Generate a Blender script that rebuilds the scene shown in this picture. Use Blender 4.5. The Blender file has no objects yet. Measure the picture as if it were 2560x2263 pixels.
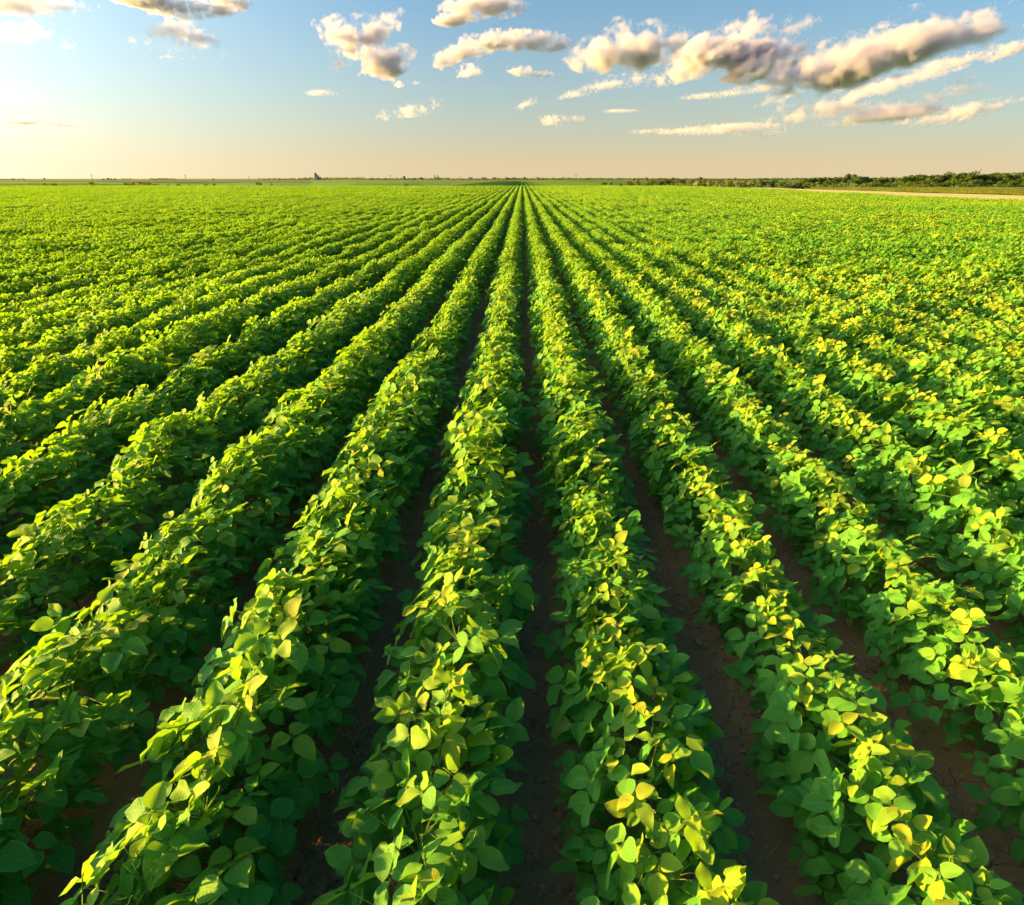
import bpy, bmesh, math, random
import numpy as np
from mathutils import Vector, Matrix, Euler, noise as mnoise

SC = bpy.context.scene
COL = SC.collection
R = math.radians

# ------------------------------------------------------------------ camera
W0, H0, FPX = 2560, 2263, 1600.0            # picture size the layout was measured in, focal length in its pixels
CAM_H = 2.13
PITCH = math.atan((H0 / 2 - 447) / FPX)     # horizon line height
YAW = math.atan(25 * math.cos(PITCH) / FPX)
cam_d = bpy.data.cameras.new('camera')
cam = bpy.data.objects.new('camera', cam_d)
COL.objects.link(cam)
cam_d.sensor_fit = 'HORIZONTAL'
cam_d.sensor_width = 36.0
cam_d.lens = FPX / W0 * 36.0
cam_d.clip_start = 0.05
cam_d.clip_end = 90000
cam.location = (0, 0, CAM_H)
cam.rotation_euler = (math.pi / 2 - PITCH, 0, YAW)
SC.camera = cam
CAM_M = Euler(cam.rotation_euler).to_matrix()

# ------------------------------------------------------------------ light
SUN_AZ = R(-86)      # measured from the view direction (+Y), negative = to the left
SUN_EL = R(10.5)
SUN_DIR = Vector((math.sin(SUN_AZ) * math.cos(SUN_EL), math.cos(SUN_AZ) * math.cos(SUN_EL), math.sin(SUN_EL)))
world = bpy.data.worlds.new('World')
SC.world = world
world.use_nodes = True
wn, wl = world.node_tree.nodes, world.node_tree.links
wn.clear()
w_out = wn.new('ShaderNodeOutputWorld')
w_bg = wn.new('ShaderNodeBackground')
w_sky = wn.new('ShaderNodeTexSky')
w_sky.sky_type = 'NISHITA'
w_sky.sun_disc = False
w_sky.sun_elevation = SUN_EL
w_sky.sun_rotation = SUN_AZ
w_sky.altitude = 0
w_sky.air_density = 1.0
w_sky.dust_density = 0.55
w_sky.ozone_density = 6.0
w_bg.inputs['Strength'].default_value = 0.050
# evening ground haze: a warm layer the same all round the horizon, thinning with elevation
w_tc = wn.new('ShaderNodeTexCoord')
w_sep = wn.new('ShaderNodeSeparateXYZ')
w_div = wn.new('ShaderNodeMath'); w_div.operation = 'MULTIPLY'; w_div.inputs[1].default_value = -1 / 0.14
w_exp = wn.new('ShaderNodeMath'); w_exp.operation = 'EXPONENT'
w_min = wn.new('ShaderNodeMath'); w_min.operation = 'MINIMUM'; w_min.inputs[1].default_value = 0.9
w_add = wn.new('ShaderNodeMix'); w_add.data_type = 'RGBA'; w_add.blend_type = 'MIX'
w_add.inputs['B'].default_value = (2.05, 1.56, 0.93, 1)
wl.new(w_tc.outputs['Generated'], w_sep.inputs[0])
wl.new(w_sep.outputs['Z'], w_div.inputs[0])
wl.new(w_div.outputs[0], w_exp.inputs[0])
wl.new(w_exp.outputs[0], w_min.inputs[0])
wl.new(w_min.outputs[0], w_add.inputs['Factor'])
w_tint = wn.new('ShaderNodeMix'); w_tint.data_type = 'RGBA'; w_tint.blend_type = 'MULTIPLY'
w_tint.inputs['Factor'].default_value = 1.0
w_tint.inputs['B'].default_value = (0.28, 0.66, 0.59, 1)
wl.new(w_sky.outputs[0], w_tint.inputs['A'])
wl.new(w_tint.outputs['Result'], w_add.inputs['A'])
# wide pale aureole of the hazy air around the sun
w_dot = wn.new('ShaderNodeVectorMath'); w_dot.operation = 'DOT_PRODUCT'; w_dot.inputs[1].default_value = SUN_DIR
w_max = wn.new('ShaderNodeMath'); w_max.operation = 'MAXIMUM'; w_max.inputs[1].default_value = 0.0
w_pow = wn.new('ShaderNodeMath'); w_pow.operation = 'POWER'; w_pow.inputs[1].default_value = 2.4
w_glow = wn.new('ShaderNodeMix'); w_glow.data_type = 'RGBA'; w_glow.blend_type = 'ADD'
w_glow.inputs['B'].default_value = (2.9, 2.5, 1.9, 1)
wl.new(w_tc.outputs['Generated'], w_dot.inputs[0])
wl.new(w_dot.outputs['Value'], w_max.inputs[0]); wl.new(w_max.outputs[0], w_pow.inputs[0]); wl.new(w_pow.outputs[0], w_glow.inputs['Factor'])
wl.new(w_add.outputs['Result'], w_glow.inputs['A'])
w_pow2 = wn.new('ShaderNodeMath'); w_pow2.operation = 'POWER'; w_pow2.inputs[1].default_value = 9.0  # stronger glow round the out-of-frame sun, added to lift the soft fill
w_fill = wn.new('ShaderNodeMix'); w_fill.data_type = 'RGBA'; w_fill.blend_type = 'ADD'
w_fill.inputs['B'].default_value = (10.0, 8.2, 5.6, 1)
wl.new(w_max.outputs[0], w_pow2.inputs[0]); wl.new(w_pow2.outputs[0], w_fill.inputs['Factor'])
wl.new(w_glow.outputs['Result'], w_fill.inputs['A'])
wl.new(w_fill.outputs['Result'], w_bg.inputs['Color'])
wl.new(w_bg.outputs[0], w_out.inputs['Surface'])

sun_d = bpy.data.lights.new('sun', 'SUN')
sun_d.energy = 3.0
sun_d.angle = R(0.8)
sun_d.color = (1.0, 0.54, 0.11)
sun = bpy.data.objects.new('sun', sun_d)
COL.objects.link(sun)
sun.rotation_euler = SUN_DIR.to_track_quat('Z', 'Y').to_euler()
sun.location = (-30, 20, 30)

SC.view_settings.view_transform = 'Standard'
SC.view_settings.look = 'None'
SC.view_settings.gamma = 1.0
SC.view_settings.use_curve_mapping = False
SC.view_settings.exposure = 3.03
SC.render.engine = 'CYCLES'
cy = SC.cycles
cy.max_bounces = 7
cy.diffuse_bounces = 4
cy.glossy_bounces = 2
cy.transmission_bounces = 4
cy.transparent_max_bounces = 8
cy.volume_bounces = 3
cy.volume_step_rate = 2.5
cy.volume_max_steps = 256
cy.use_adaptive_sampling = True
cy.adaptive_threshold = 0.03
cy.use_denoising = True
try:
    cy.denoiser = 'OPENIMAGEDENOISE'
except Exception:
    pass
cy.sample_clamp_indirect = 6.0

# ------------------------------------------------------------------ helpers
def px_dir(x, y):
    v = Vector(((x - W0 / 2) / FPX, -(y - H0 / 2) / FPX, -1.0))
    return (CAM_M @ v).normalized()

def at_depth(x, y, Y):
    """point on the sight line of a photograph pixel at forward distance Y"""
    d = px_dir(x, y)
    return Vector((0, 0, CAM_H)) + d * (Y / d.y)

def x_at(px, Y):
    return at_depth(px, 447, Y).x

def tag(o, label=None, cat=None, group=None, kind=None):
    if label: o['label'] = label
    if cat: o['category'] = cat
    if group: o['group'] = group
    if kind: o['kind'] = kind
    return o

def link(name, data, parent=None):
    o = bpy.data.objects.new(name, data)
    COL.objects.link(o)
    if parent: o.parent = parent
    return o

def mesh_from(name, verts, faces, mats=(), smooth=True, uvs=None, mat_idx=None):
    me = bpy.data.meshes.new(name)
    me.from_pydata([tuple(v) for v in verts], [], faces)
    for m in mats: me.materials.append(m)
    if smooth:
        me.polygons.foreach_set('use_smooth', [True] * len(me.polygons))
    if mat_idx is not None:
        me.polygons.foreach_set('material_index', mat_idx)
    if uvs is not None:
        lay = me.uv_layers.new(name='UVMap')
        li = np.empty(len(me.loops), dtype=np.int32)
        me.loops.foreach_get('vertex_index', li)
        lay.data.foreach_set('uv', np.asarray(uvs, dtype=np.float32)[li].ravel())
    me.update()
    return me

ORD = ('first second third fourth fifth sixth seventh eighth ninth tenth eleventh twelfth thirteenth fourteenth fifteenth sixteenth '
       'seventeenth eighteenth nineteenth twentieth').split()
TENS = ['', '', 'twenty', 'thirty', 'forty', 'fifty', 'sixty']
TENTH = ['', '', 'twentieth', 'thirtieth', 'fortieth', 'fiftieth', 'sixtieth']
def ordinal(n):      # 1-based
    if n <= 20: return ORD[n - 1]
    if n % 10 == 0: return TENTH[n // 10]
    return TENS[n // 10] + '-' + ORD[n % 10 - 1]

# ------------------------------------------------------------------ materials
def new_mat(name):
    m = bpy.data.materials.new(name)
    m.use_nodes = True
    nt = m.node_tree
    nt.nodes.clear()
    return m, nt.nodes, nt.links

def nd(nodes, kind, **kw):
    n = nodes.new(kind)
    for k, v in kw.items():
        setattr(n, k, v)
    return n

def math_node(nodes, links, op, a, b=None, clamp=False):
    n = nodes.new('ShaderNodeMath'); n.operation = op; n.use_clamp = clamp
    for i, v in enumerate((a, b)):
        if v is None: continue
        if isinstance(v, (int, float)): n.inputs[i].default_value = v
        else: links.new(v, n.inputs[i])
    return n.outputs[0]

def mix_col(nodes, links, fac, a, b, blend='MIX'):
    n = nodes.new('ShaderNodeMix'); n.data_type = 'RGBA'; n.blend_type = blend
    for sock, v in ((n.inputs['Factor'], fac), (n.inputs['A'], a), (n.inputs['B'], b)):
        if isinstance(v, (int, float)): sock.default_value = v
        elif isinstance(v, tuple): sock.default_value = (*v, 1.0) if len(v) == 3 else v
        else: links.new(v, sock)
    return n.outputs['Result']

def leaf_material(name, dark, light, pale, trans, veins=True, sunlit_gold=(0.38, 0.41, 0.010), trans_fac=0.42, rough=0.56):
    m, N, L = new_mat(name)
    out = N.new('ShaderNodeOutputMaterial')
    pr = N.new('ShaderNodeBsdfPrincipled')
    tr = N.new('ShaderNodeBsdfTranslucent')
    mx = N.new('ShaderNodeMixShader')
    mx.inputs[0].default_value = trans_fac
    at = nd(N, 'ShaderNodeAttribute', attribute_name='rnd')
    oi = N.new('ShaderNodeObjectInfo')
    geo = N.new('ShaderNodeNewGeometry')
    pn = N.new('ShaderNodeTexNoise'); pn.inputs['Scale'].default_value = 0.09; pn.inputs['Detail'].default_value = 0.0
    L.new(geo.outputs['Position'], pn.inputs['Vector'])       # broad patches of stronger and weaker growth
    r = math_node(N, L, 'ADD', at.outputs['Fac'], math_node(N, L, 'MULTIPLY', math_node(N, L, 'SUBTRACT', oi.outputs['Random'], 0.5), 0.22))
    r = math_node(N, L, 'ADD', r, math_node(N, L, 'MULTIPLY', math_node(N, L, 'SUBTRACT', pn.outputs['Fac'], 0.5), 0.45), clamp=True)
    r2 = math_node(N, L, 'FRACT', math_node(N, L, 'MULTIPLY', math_node(N, L, 'ADD', at.outputs['Fac'], oi.outputs['Random']), 7.31))
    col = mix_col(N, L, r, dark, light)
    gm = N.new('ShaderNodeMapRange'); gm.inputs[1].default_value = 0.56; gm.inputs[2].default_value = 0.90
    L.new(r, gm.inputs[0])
    col = mix_col(N, L, gm.outputs[0], col, sunlit_gold)            # sunlit yellow of the top leaves, painted into their colour
    # a few leaves with a yellowing tint
    old = math_node(N, L, 'GREATER_THAN', r2, 0.994)
    col = mix_col(N, L, math_node(N, L, 'MULTIPLY', old, 0.55), col, (0.30, 0.24, 0.03))
    ns = N.new('ShaderNodeTexNoise'); ns.inputs['Scale'].default_value = 38.0; ns.inputs['Detail'].default_value = 1.0
    tc = N.new('ShaderNodeTexCoord')
    L.new(tc.outputs['Object'], ns.inputs['Vector'])
    col = mix_col(N, L, math_node(N, L, 'MULTIPLY', ns.outputs['Fac'], 0.35), col, light)
    tcol = mix_col(N, L, r, trans, tuple(c * 1.25 for c in trans))
    if veins:
        uv = nd(N, 'ShaderNodeUVMap', uv_map='UVMap')
        sp = N.new('ShaderNodeSeparateXYZ'); L.new(uv.outputs[0], sp.inputs[0])
        v = math_node(N, L, 'ABSOLUTE', math_node(N, L, 'SUBTRACT', sp.outputs['Y'], 0.5))
        mid = math_node(N, L, 'LESS_THAN', v, 0.03)
        ph = math_node(N, L, 'SUBTRACT', math_node(N, L, 'MULTIPLY', sp.outputs['X'], 6.5), math_node(N, L, 'MULTIPLY', v, 4.6))
        ph = math_node(N, L, 'ADD', ph, math_node(N, L, 'MULTIPLY', oi.outputs['Random'], 0.8))
        saw = math_node(N, L, 'PINGPONG', ph, 0.5)
        side = math_node(N, L, 'SMOOTH_MIN', saw, 0.16)
        side_n = math_node(N, L, 'MULTIPLY', saw, 2.0)
        vein = math_node(N, L, 'LESS_THAN', saw, 0.06)
        vein = math_node(N, L, 'MULTIPLY', vein, 0.5)
        vein = math_node(N, L, 'MAXIMUM', vein, mid)
        vein = math_node(N, L, 'MAXIMUM', vein, math_node(N, L, 'GREATER_THAN', v, 0.452))     # pale margin
        col = mix_col(N, L, math_node(N, L, 'MULTIPLY', vein, 0.75), col, pale)
        nz = N.new('ShaderNodeTexNoise'); nz.inputs['Scale'].default_value = 17.0; nz.inputs['Detail'].default_value = 1.0
        L.new(uv.outputs[0], nz.inputs['Vector'])
        hgt = math_node(N, L, 'ADD', math_node(N, L, 'MULTIPLY', math_node(N, L, 'POWER', side_n, 0.5), 0.4), math_node(N, L, 'MULTIPLY', nz.outputs['Fac'], 1.5))
        hgt = math_node(N, L, 'SUBTRACT', hgt, math_node(N, L, 'MULTIPLY', mid, 0.8))
        bp = N.new('ShaderNodeBump'); bp.inputs['Strength'].default_value = 0.6; bp.inputs['Distance'].default_value = 0.0018
        L.new(hgt, bp.inputs['Height'])
        L.new(bp.outputs[0], pr.inputs['Normal'])
    if veins:      # insect spots and dry specks on some leaves
        sv = N.new('ShaderNodeTexNoise'); sv.inputs['Scale'].default_value = 9.0; sv.inputs['Detail'].default_value = 1.0; sv.noise_dimensions = '4D'
        L.new(uv.outputs[0], sv.inputs['Vector']); L.new(math_node(N, L, 'MULTIPLY', oi.outputs['Random'], 90.0), sv.inputs['W'])
        sm = N.new('ShaderNodeMapRange'); sm.inputs[1].default_value = 0.685; sm.inputs[2].default_value = 0.72
        L.new(sv.outputs['Fac'], sm.inputs[0])
        col = mix_col(N, L, math_node(N, L, 'MULTIPLY', sm.outputs[0], 0.7), col, (0.30, 0.20, 0.06))
    col = mix_col(N, L, math_node(N, L, 'MULTIPLY', geo.outputs['Backfacing'], 0.65), col, pale)
    L.new(col, pr.inputs['Base Color'])
    pr.inputs['Roughness'].default_value = rough
    pr.inputs['Specular IOR Level'].default_value = 0.26
    L.new(tcol, tr.inputs['Color'])
    L.new(pr.outputs[0], mx.inputs[1]); L.new(tr.outputs[0], mx.inputs[2])
    L.new(mx.outputs[0], out.inputs['Surface'])
    return m

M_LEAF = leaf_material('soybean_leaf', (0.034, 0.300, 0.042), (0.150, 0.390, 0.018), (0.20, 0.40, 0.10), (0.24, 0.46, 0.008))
M_LEAF_FAR = leaf_material('soybean_leaf_distant', (0.034, 0.255, 0.030), (0.130, 0.330, 0.016), (0.19, 0.36, 0.08), (0.20, 0.40, 0.008), veins=False, sunlit_gold=(0.28, 0.39, 0.010))
M_CORN = leaf_material('maize_leaf', (0.17, 0.28, 0.03), (0.30, 0.38, 0.05), (0.25, 0.32, 0.08), (0.34, 0.38, 0.03), veins=False, sunlit_gold=(0.30, 0.38, 0.05))
M_TREE = leaf_material('tree_leaf', (0.018, 0.060, 0.012), (0.058, 0.125, 0.018), (0.12, 0.17, 0.05), (0.22, 0.26, 0.02), veins=False, trans_fac=0.3, sunlit_gold=(0.065, 0.130, 0.018))

def plain(name, c1, c2, scale=6.0, rough=0.8, bump=0.0, dist=0.01, detail=6.0, spec=0.2):
    m, N, L = new_mat(name)
    out = N.new('ShaderNodeOutputMaterial'); pr = N.new('ShaderNodeBsdfPrincipled')
    tc = N.new('ShaderNodeTexCoord'); ns = N.new('ShaderNodeTexNoise')
    ns.inputs['Scale'].default_value = scale; ns.inputs['Detail'].default_value = detail
    L.new(tc.outputs['Object'], ns.inputs['Vector'])
    rp = N.new('ShaderNodeMapRange'); rp.inputs[1].default_value = 0.32; rp.inputs[2].default_value = 0.68
    L.new(ns.outputs['Fac'], rp.inputs[0])
    L.new(mix_col(N, L, rp.outputs[0], c1, c2), pr.inputs['Base Color'])
    pr.inputs['Roughness'].default_value = rough
    pr.inputs['Specular IOR Level'].default_value = spec
    if bump:
        b = N.new('ShaderNodeBump'); b.inputs['Strength'].default_value = bump; b.inputs['Distance'].default_value = dist
        L.new(ns.outputs['Fac'], b.inputs['Height']); L.new(b.outputs[0], pr.inputs['Normal'])
    L.new(pr.outputs[0], out.inputs['Surface'])
    return m

M_STEM = plain('soybean_stem', (0.09, 0.20, 0.03), (0.15, 0.25, 0.05), 20, 0.6)
M_STRAW = plain('straw', (0.62, 0.48, 0.28), (0.42, 0.30, 0.17), 30, 0.8)
M_DEAD = plain('dead_leaf', (0.50, 0.30, 0.13), (0.34, 0.19, 0.08), 40, 0.8, 0.4, 0.003)
M_CLOD = plain('soil_clod', (0.44, 0.27, 0.13), (0.25, 0.145, 0.065), 40, 0.95, 0.7, 0.01, spec=0.1)
M_TRUNK = plain('bark', (0.06, 0.045, 0.03), (0.10, 0.075, 0.05), 8, 0.9)
M_TRACK = plain('sandy_track', (0.60, 0.58, 0.24), (0.50, 0.47, 0.19), 0.35, 0.95)
M_GROUND = plain('far_ground', (0.07, 0.17, 0.012), (0.10, 0.19, 0.016), 0.012, 0.95)
M_CROPA = plain('crop_light', (0.11, 0.25, 0.015), (0.08, 0.19, 0.015), 0.05, 0.9)
M_CROPB = plain('crop_dark', (0.045, 0.13, 0.012), (0.06, 0.16, 0.015), 0.06, 0.9)
M_WHEAT = plain('ripe_grain', (0.30, 0.26, 0.06), (0.26, 0.22, 0.05), 0.05, 0.9)
M_CONC = plain('concrete_grey', (0.34, 0.29, 0.24), (0.40, 0.34, 0.29), 0.4, 0.8)
M_WHITE = plain('pale_render', (0.55, 0.50, 0.42), (0.48, 0.43, 0.36), 0.4, 0.8)
M_ROOF = plain('roof_tile', (0.22, 0.10, 0.06), (0.18, 0.08, 0.05), 1.5, 0.85)
M_GLASS = plain('dark_glass', (0.03, 0.03, 0.035), (0.04, 0.04, 0.045), 1.0, 0.2, spec=0.5)
M_POLE = plain('pole_wood', (0.10, 0.085, 0.07), (0.14, 0.12, 0.10), 3, 0.85)

# soil: dark, crumbly, cracked
def soil_material():
    m, N, L = new_mat('dark_soil')
    out = N.new('ShaderNodeOutputMaterial'); pr = N.new('ShaderNodeBsdfPrincipled')
    tc = N.new('ShaderNodeTexCoord')
    n1 = N.new('ShaderNodeTexNoise'); n1.inputs['Scale'].default_value = 9; n1.inputs['Detail'].default_value = 8
    n2 = N.new('ShaderNodeTexNoise'); n2.inputs['Scale'].default_value = 90; n2.inputs['Detail'].default_value = 4
    vo = nd(N, 'ShaderNodeTexVoronoi', feature='DISTANCE_TO_EDGE'); vo.inputs['Scale'].default_value = 13.0
    vo.inputs['Randomness'].default_value = 1.0
    wp = mix_col(N, L, 0.10, (0, 0, 0), n1.outputs['Color'], 'ADD')
    ad = nd(N, 'ShaderNodeVectorMath', operation='MULTIPLY_ADD')
    L.new(n1.outputs['Color'], ad.inputs[0]); ad.inputs[1].default_value = (0.14, 0.14, 0.14); L.new(tc.outputs['Object'], ad.inputs[2])
    L.new(ad.outputs[0], vo.inputs['Vector'])
    for n in (n1, n2): L.new(tc.outputs['Object'], n.inputs['Vector'])
    cr = N.new('ShaderNodeMapRange'); cr.inputs[1].default_value = 0.0; cr.inputs[2].default_value = 0.02
    L.new(vo.outputs['Distance'], cr.inputs[0])
    # cracks only where the crust has dried
    dry = N.new('ShaderNodeMapRange'); dry.inputs[1].default_value = 0.5; dry.inputs[2].default_value = 0.62
    n3 = N.new('ShaderNodeTexNoise'); n3.inputs['Scale'].default_value = 2.3; L.new(tc.outputs['Object'], n3.inputs['Vector'])
    L.new(n3.outputs['Fac'], dry.inputs[0])
    crack = math_node(N, L, 'MULTIPLY', math_node(N, L, 'SUBTRACT', 1.0, cr.outputs[0]), dry.outputs[0])
    c = mix_col(N, L, n1.outputs['Fac'], (0.21, 0.120, 0.056), (0.37, 0.228, 0.115))
    c = mix_col(N, L, math_node(N, L, 'MULTIPLY', n2.outputs['Fac'], 0.4), c, (0.40, 0.25, 0.12))
    c = mix_col(N, L, math_node(N, L, 'MULTIPLY', crack, 0.6), c, (0.05, 0.03, 0.018))
    L.new(c, pr.inputs['Base Color'])
    pr.inputs['Roughness'].default_value = 0.95; pr.inputs['Specular IOR Level'].default_value = 0.12
    hh = math_node(N, L, 'ADD', math_node(N, L, 'MULTIPLY', n1.outputs['Fac'], 0.6), math_node(N, L, 'MULTIPLY', n2.outputs['Fac'], 0.35))
    hh = math_node(N, L, 'SUBTRACT', hh, math_node(N, L, 'MULTIPLY', crack, 0.5))
    b = N.new('ShaderNodeBump'); b.inputs['Strength'].default_value = 0.9; b.inputs['Distance'].default_value = 0.03
    L.new(hh, b.inputs['Height']); L.new(b.outputs[0], pr.inputs['Normal'])
    L.new(pr.outputs[0], out.inputs['Surface'])
    return m
M_SOIL = soil_material()

# ------------------------------------------------------------------ the setting
FIELD_Y = 172.0           # far headland of the soybean field
FIELD_X = 42.0            # its right edge, along the track
ROW = 0.70
ROW0 = 0.08 + ROW / 2     # first row right of the furrow under the camera

def sheet(name, pts, z, mat):
    me = mesh_from(name, [(x, y, z) for x, y in pts], [tuple(range(len(pts)))], [mat], smooth=False)
    o = link(name, me); tag(o, kind='structure'); return o

def terrain(x, y):
    """flat, but the land right of the track falls away gently"""
    t = min(1.0, max(0.0, (x - 66.0) / 8.0)); t = t * t * (3 - 2 * t)
    return -0.06 - t * min(0.85, max(0.0, (y - 105.0) * 0.0110))

def terrain_sheet(name, xs, ys, dz, mat, edge=None):
    V = [((edge(x, y) if edge else x), y, 0) for y in ys for x in xs]
    V = [(x, y, terrain(x, y) + dz) for x, y, _ in V]
    n = len(xs)
    F = [(j * n + i, j * n + i + 1, (j + 1) * n + i + 1, (j + 1) * n + i) for j in range(len(ys) - 1) for i in range(n - 1)]
    o = link(name, mesh_from(name, V, F, [mat], smooth=True)); tag(o, kind='structure'); return o
terrain_sheet('ground', [-30000, -2000, -400, 30, 44, 60, 66, 67, 68, 69, 70, 71, 72, 73, 74, 80, 400, 2000, 30000],
              [-3000, -100, 40, 95, 105, 115, 125, 140, 155, 165, 175, 182, 190, 260, 600, 2000, 8000, 40000], 0.0, M_GROUND)
sheet('field_soil', [(-180, -6), (FIELD_X, -6), (FIELD_X, FIELD_Y), (-180, FIELD_Y)], -0.045, M_SOIL)
terrain_sheet('dirt_track', [FIELD_X + k * 3.8 for k in range(8)], [-6 + k * 10.0 for k in range(20)], 0.022, M_TRACK, lambda x, y: x + max(0, y - 50) * 0.03 * (x - FIELD_X) / 26)

def soil_height(x, y):
    p = Vector((x, y, 0))
    h = 0.018 * mnoise.noise(p * 3.1) + 0.018 * mnoise.noise(p * 8.3) + 0.016 * mnoise.noise(p * 19.0)
    h += 0.010 * max(0, mnoise.noise(p * 13.0 + Vector((7, 3, 1)))) 
    k = ((x - ROW0) / ROW) % 1.0
    h += 0.022 * math.cos(2 * math.pi * k)          # rows stand on a slight ridge
    return h

xs = np.arange(-3.2, 3.6, 0.032); ys = np.arange(0.2, 9.0, 0.036)
nx, ny = len(xs), len(ys)
sv = [(float(x), float(y), soil_height(x, y)) for y in ys for x in xs]
sf = [(j * nx + i, j * nx + i + 1, (j + 1) * nx + i + 1, (j + 1) * nx + i) for j in range(ny - 1) for i in range(nx - 1)]
so = link('soil', mesh_from('soil', sv, sf, [M_SOIL])); tag(so, kind='structure')

# ------------------------------------------------------------------ soybean leaves
def leaflet_geo(rng, nu, nv, rel=1.0):
    """ovate leaflet, length 1 along +X, upper face +Z"""
    wid = rng.uniform(0.31, 0.40)
    droop = rng.uniform(-0.04, 0.22); fold = rng.uniform(0.0, 0.65); wav = rng.uniform(0.015, 0.06); ph = rng.uniform(0, 6.28)
    curl = rng.uniform(-0.22, 0.22); side = rng.uniform(-0.06, 0.06)
    pa, pb = rng.uniform(0.48, 0.62), rng.uniform(0.74, 1.02)
    pk = pa / (pa + pb); nrm = 1 / (pk ** pa * (1 - pk) ** pb)
    V, UV, F = [], [], []
    for i in range(nu + 1):
        u = i / nu
        u = u ** 1.15 if nu > 3 else u
        w = wid * nrm * u ** pa * (1 - u) ** pb if 0 < u < 1 else 0.0
        for j in range(nv + 1):
            v = -1 + 2 * j / nv
            y = w * v + side * math.sin(math.pi * u)
            z = -droop * u * u + fold * abs(v) * w + wav * rel * math.sin(ph + 9 * u + 2 * v) * abs(v) + curl * u * v * 0.5
            V.append((u, y, z)); UV.append((u, 0.5 + 0.5 * v))
    for i in range(nu):
        for j in range(nv):
            a = i * (nv + 1) + j
            q = (a, a + nv + 1, a + nv + 2, a + 1)
            F.append(q)
    # collapse the two ends
    remap = {}
    for j in range(1, nv + 1):
        remap[j] = 0
        remap[nu * (nv + 1) + j] = nu * (nv + 1)
    out = []
    for q in F:
        q2 = []
        for k in q:
            k = remap.get(k, k)
            if k not in q2: q2.append(k)
        if len(q2) >= 3: out.append(tuple(q2))
    used = sorted({k for q in out for k in q}); idx = {k: n for n, k in enumerate(used)}
    return [V[k] for k in used], [tuple(idx[k] for k in q) for q in out], [UV[k] for k in used]

def frame_matrix(pos, fwd, nrm, s):
    x = fwd.normalized(); y = nrm.cross(x)
    if y.length < 1e-5: y = Vector((0, 1, 0)).cross(x)
    y.normalize(); z = x.cross(y)
    return Matrix(((x.x * s, y.x * s, z.x * s, pos.x), (x.y * s, y.y * s, z.y * s, pos.y), (x.z * s, y.z * s, z.z * s, pos.z), (0, 0, 0, 1)))

def tube(pts, radii, sides):
    V, F = [], []
    n = len(pts)
    for i, p in enumerate(pts):
        t = (pts[min(i + 1, n - 1)] - pts[max(i - 1, 0)]).normalized()
        a = t.orthogonal().normalized(); b = t.cross(a)
        for k in range(sides):
            an = 2 * math.pi * k / sides
            V.append(p + (a * math.cos(an) + b * math.sin(an)) * radii[i])
    for i in range(n - 1):
        for k in range(sides):
            k2 = (k + 1) % sides
            F.append((i * sides + k, i * sides + k2, (i + 1) * sides + k2, (i + 1) * sides + k))
    return V, F

CAN_H = 0.485
def half_width(t):     # t = height / canopy height
    return 0.275 * (max(0.0, 1 - ((t - 0.42) / 0.66) ** 2)) ** 0.6 if 0 <= t <= 1.05 else 0.0

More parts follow.
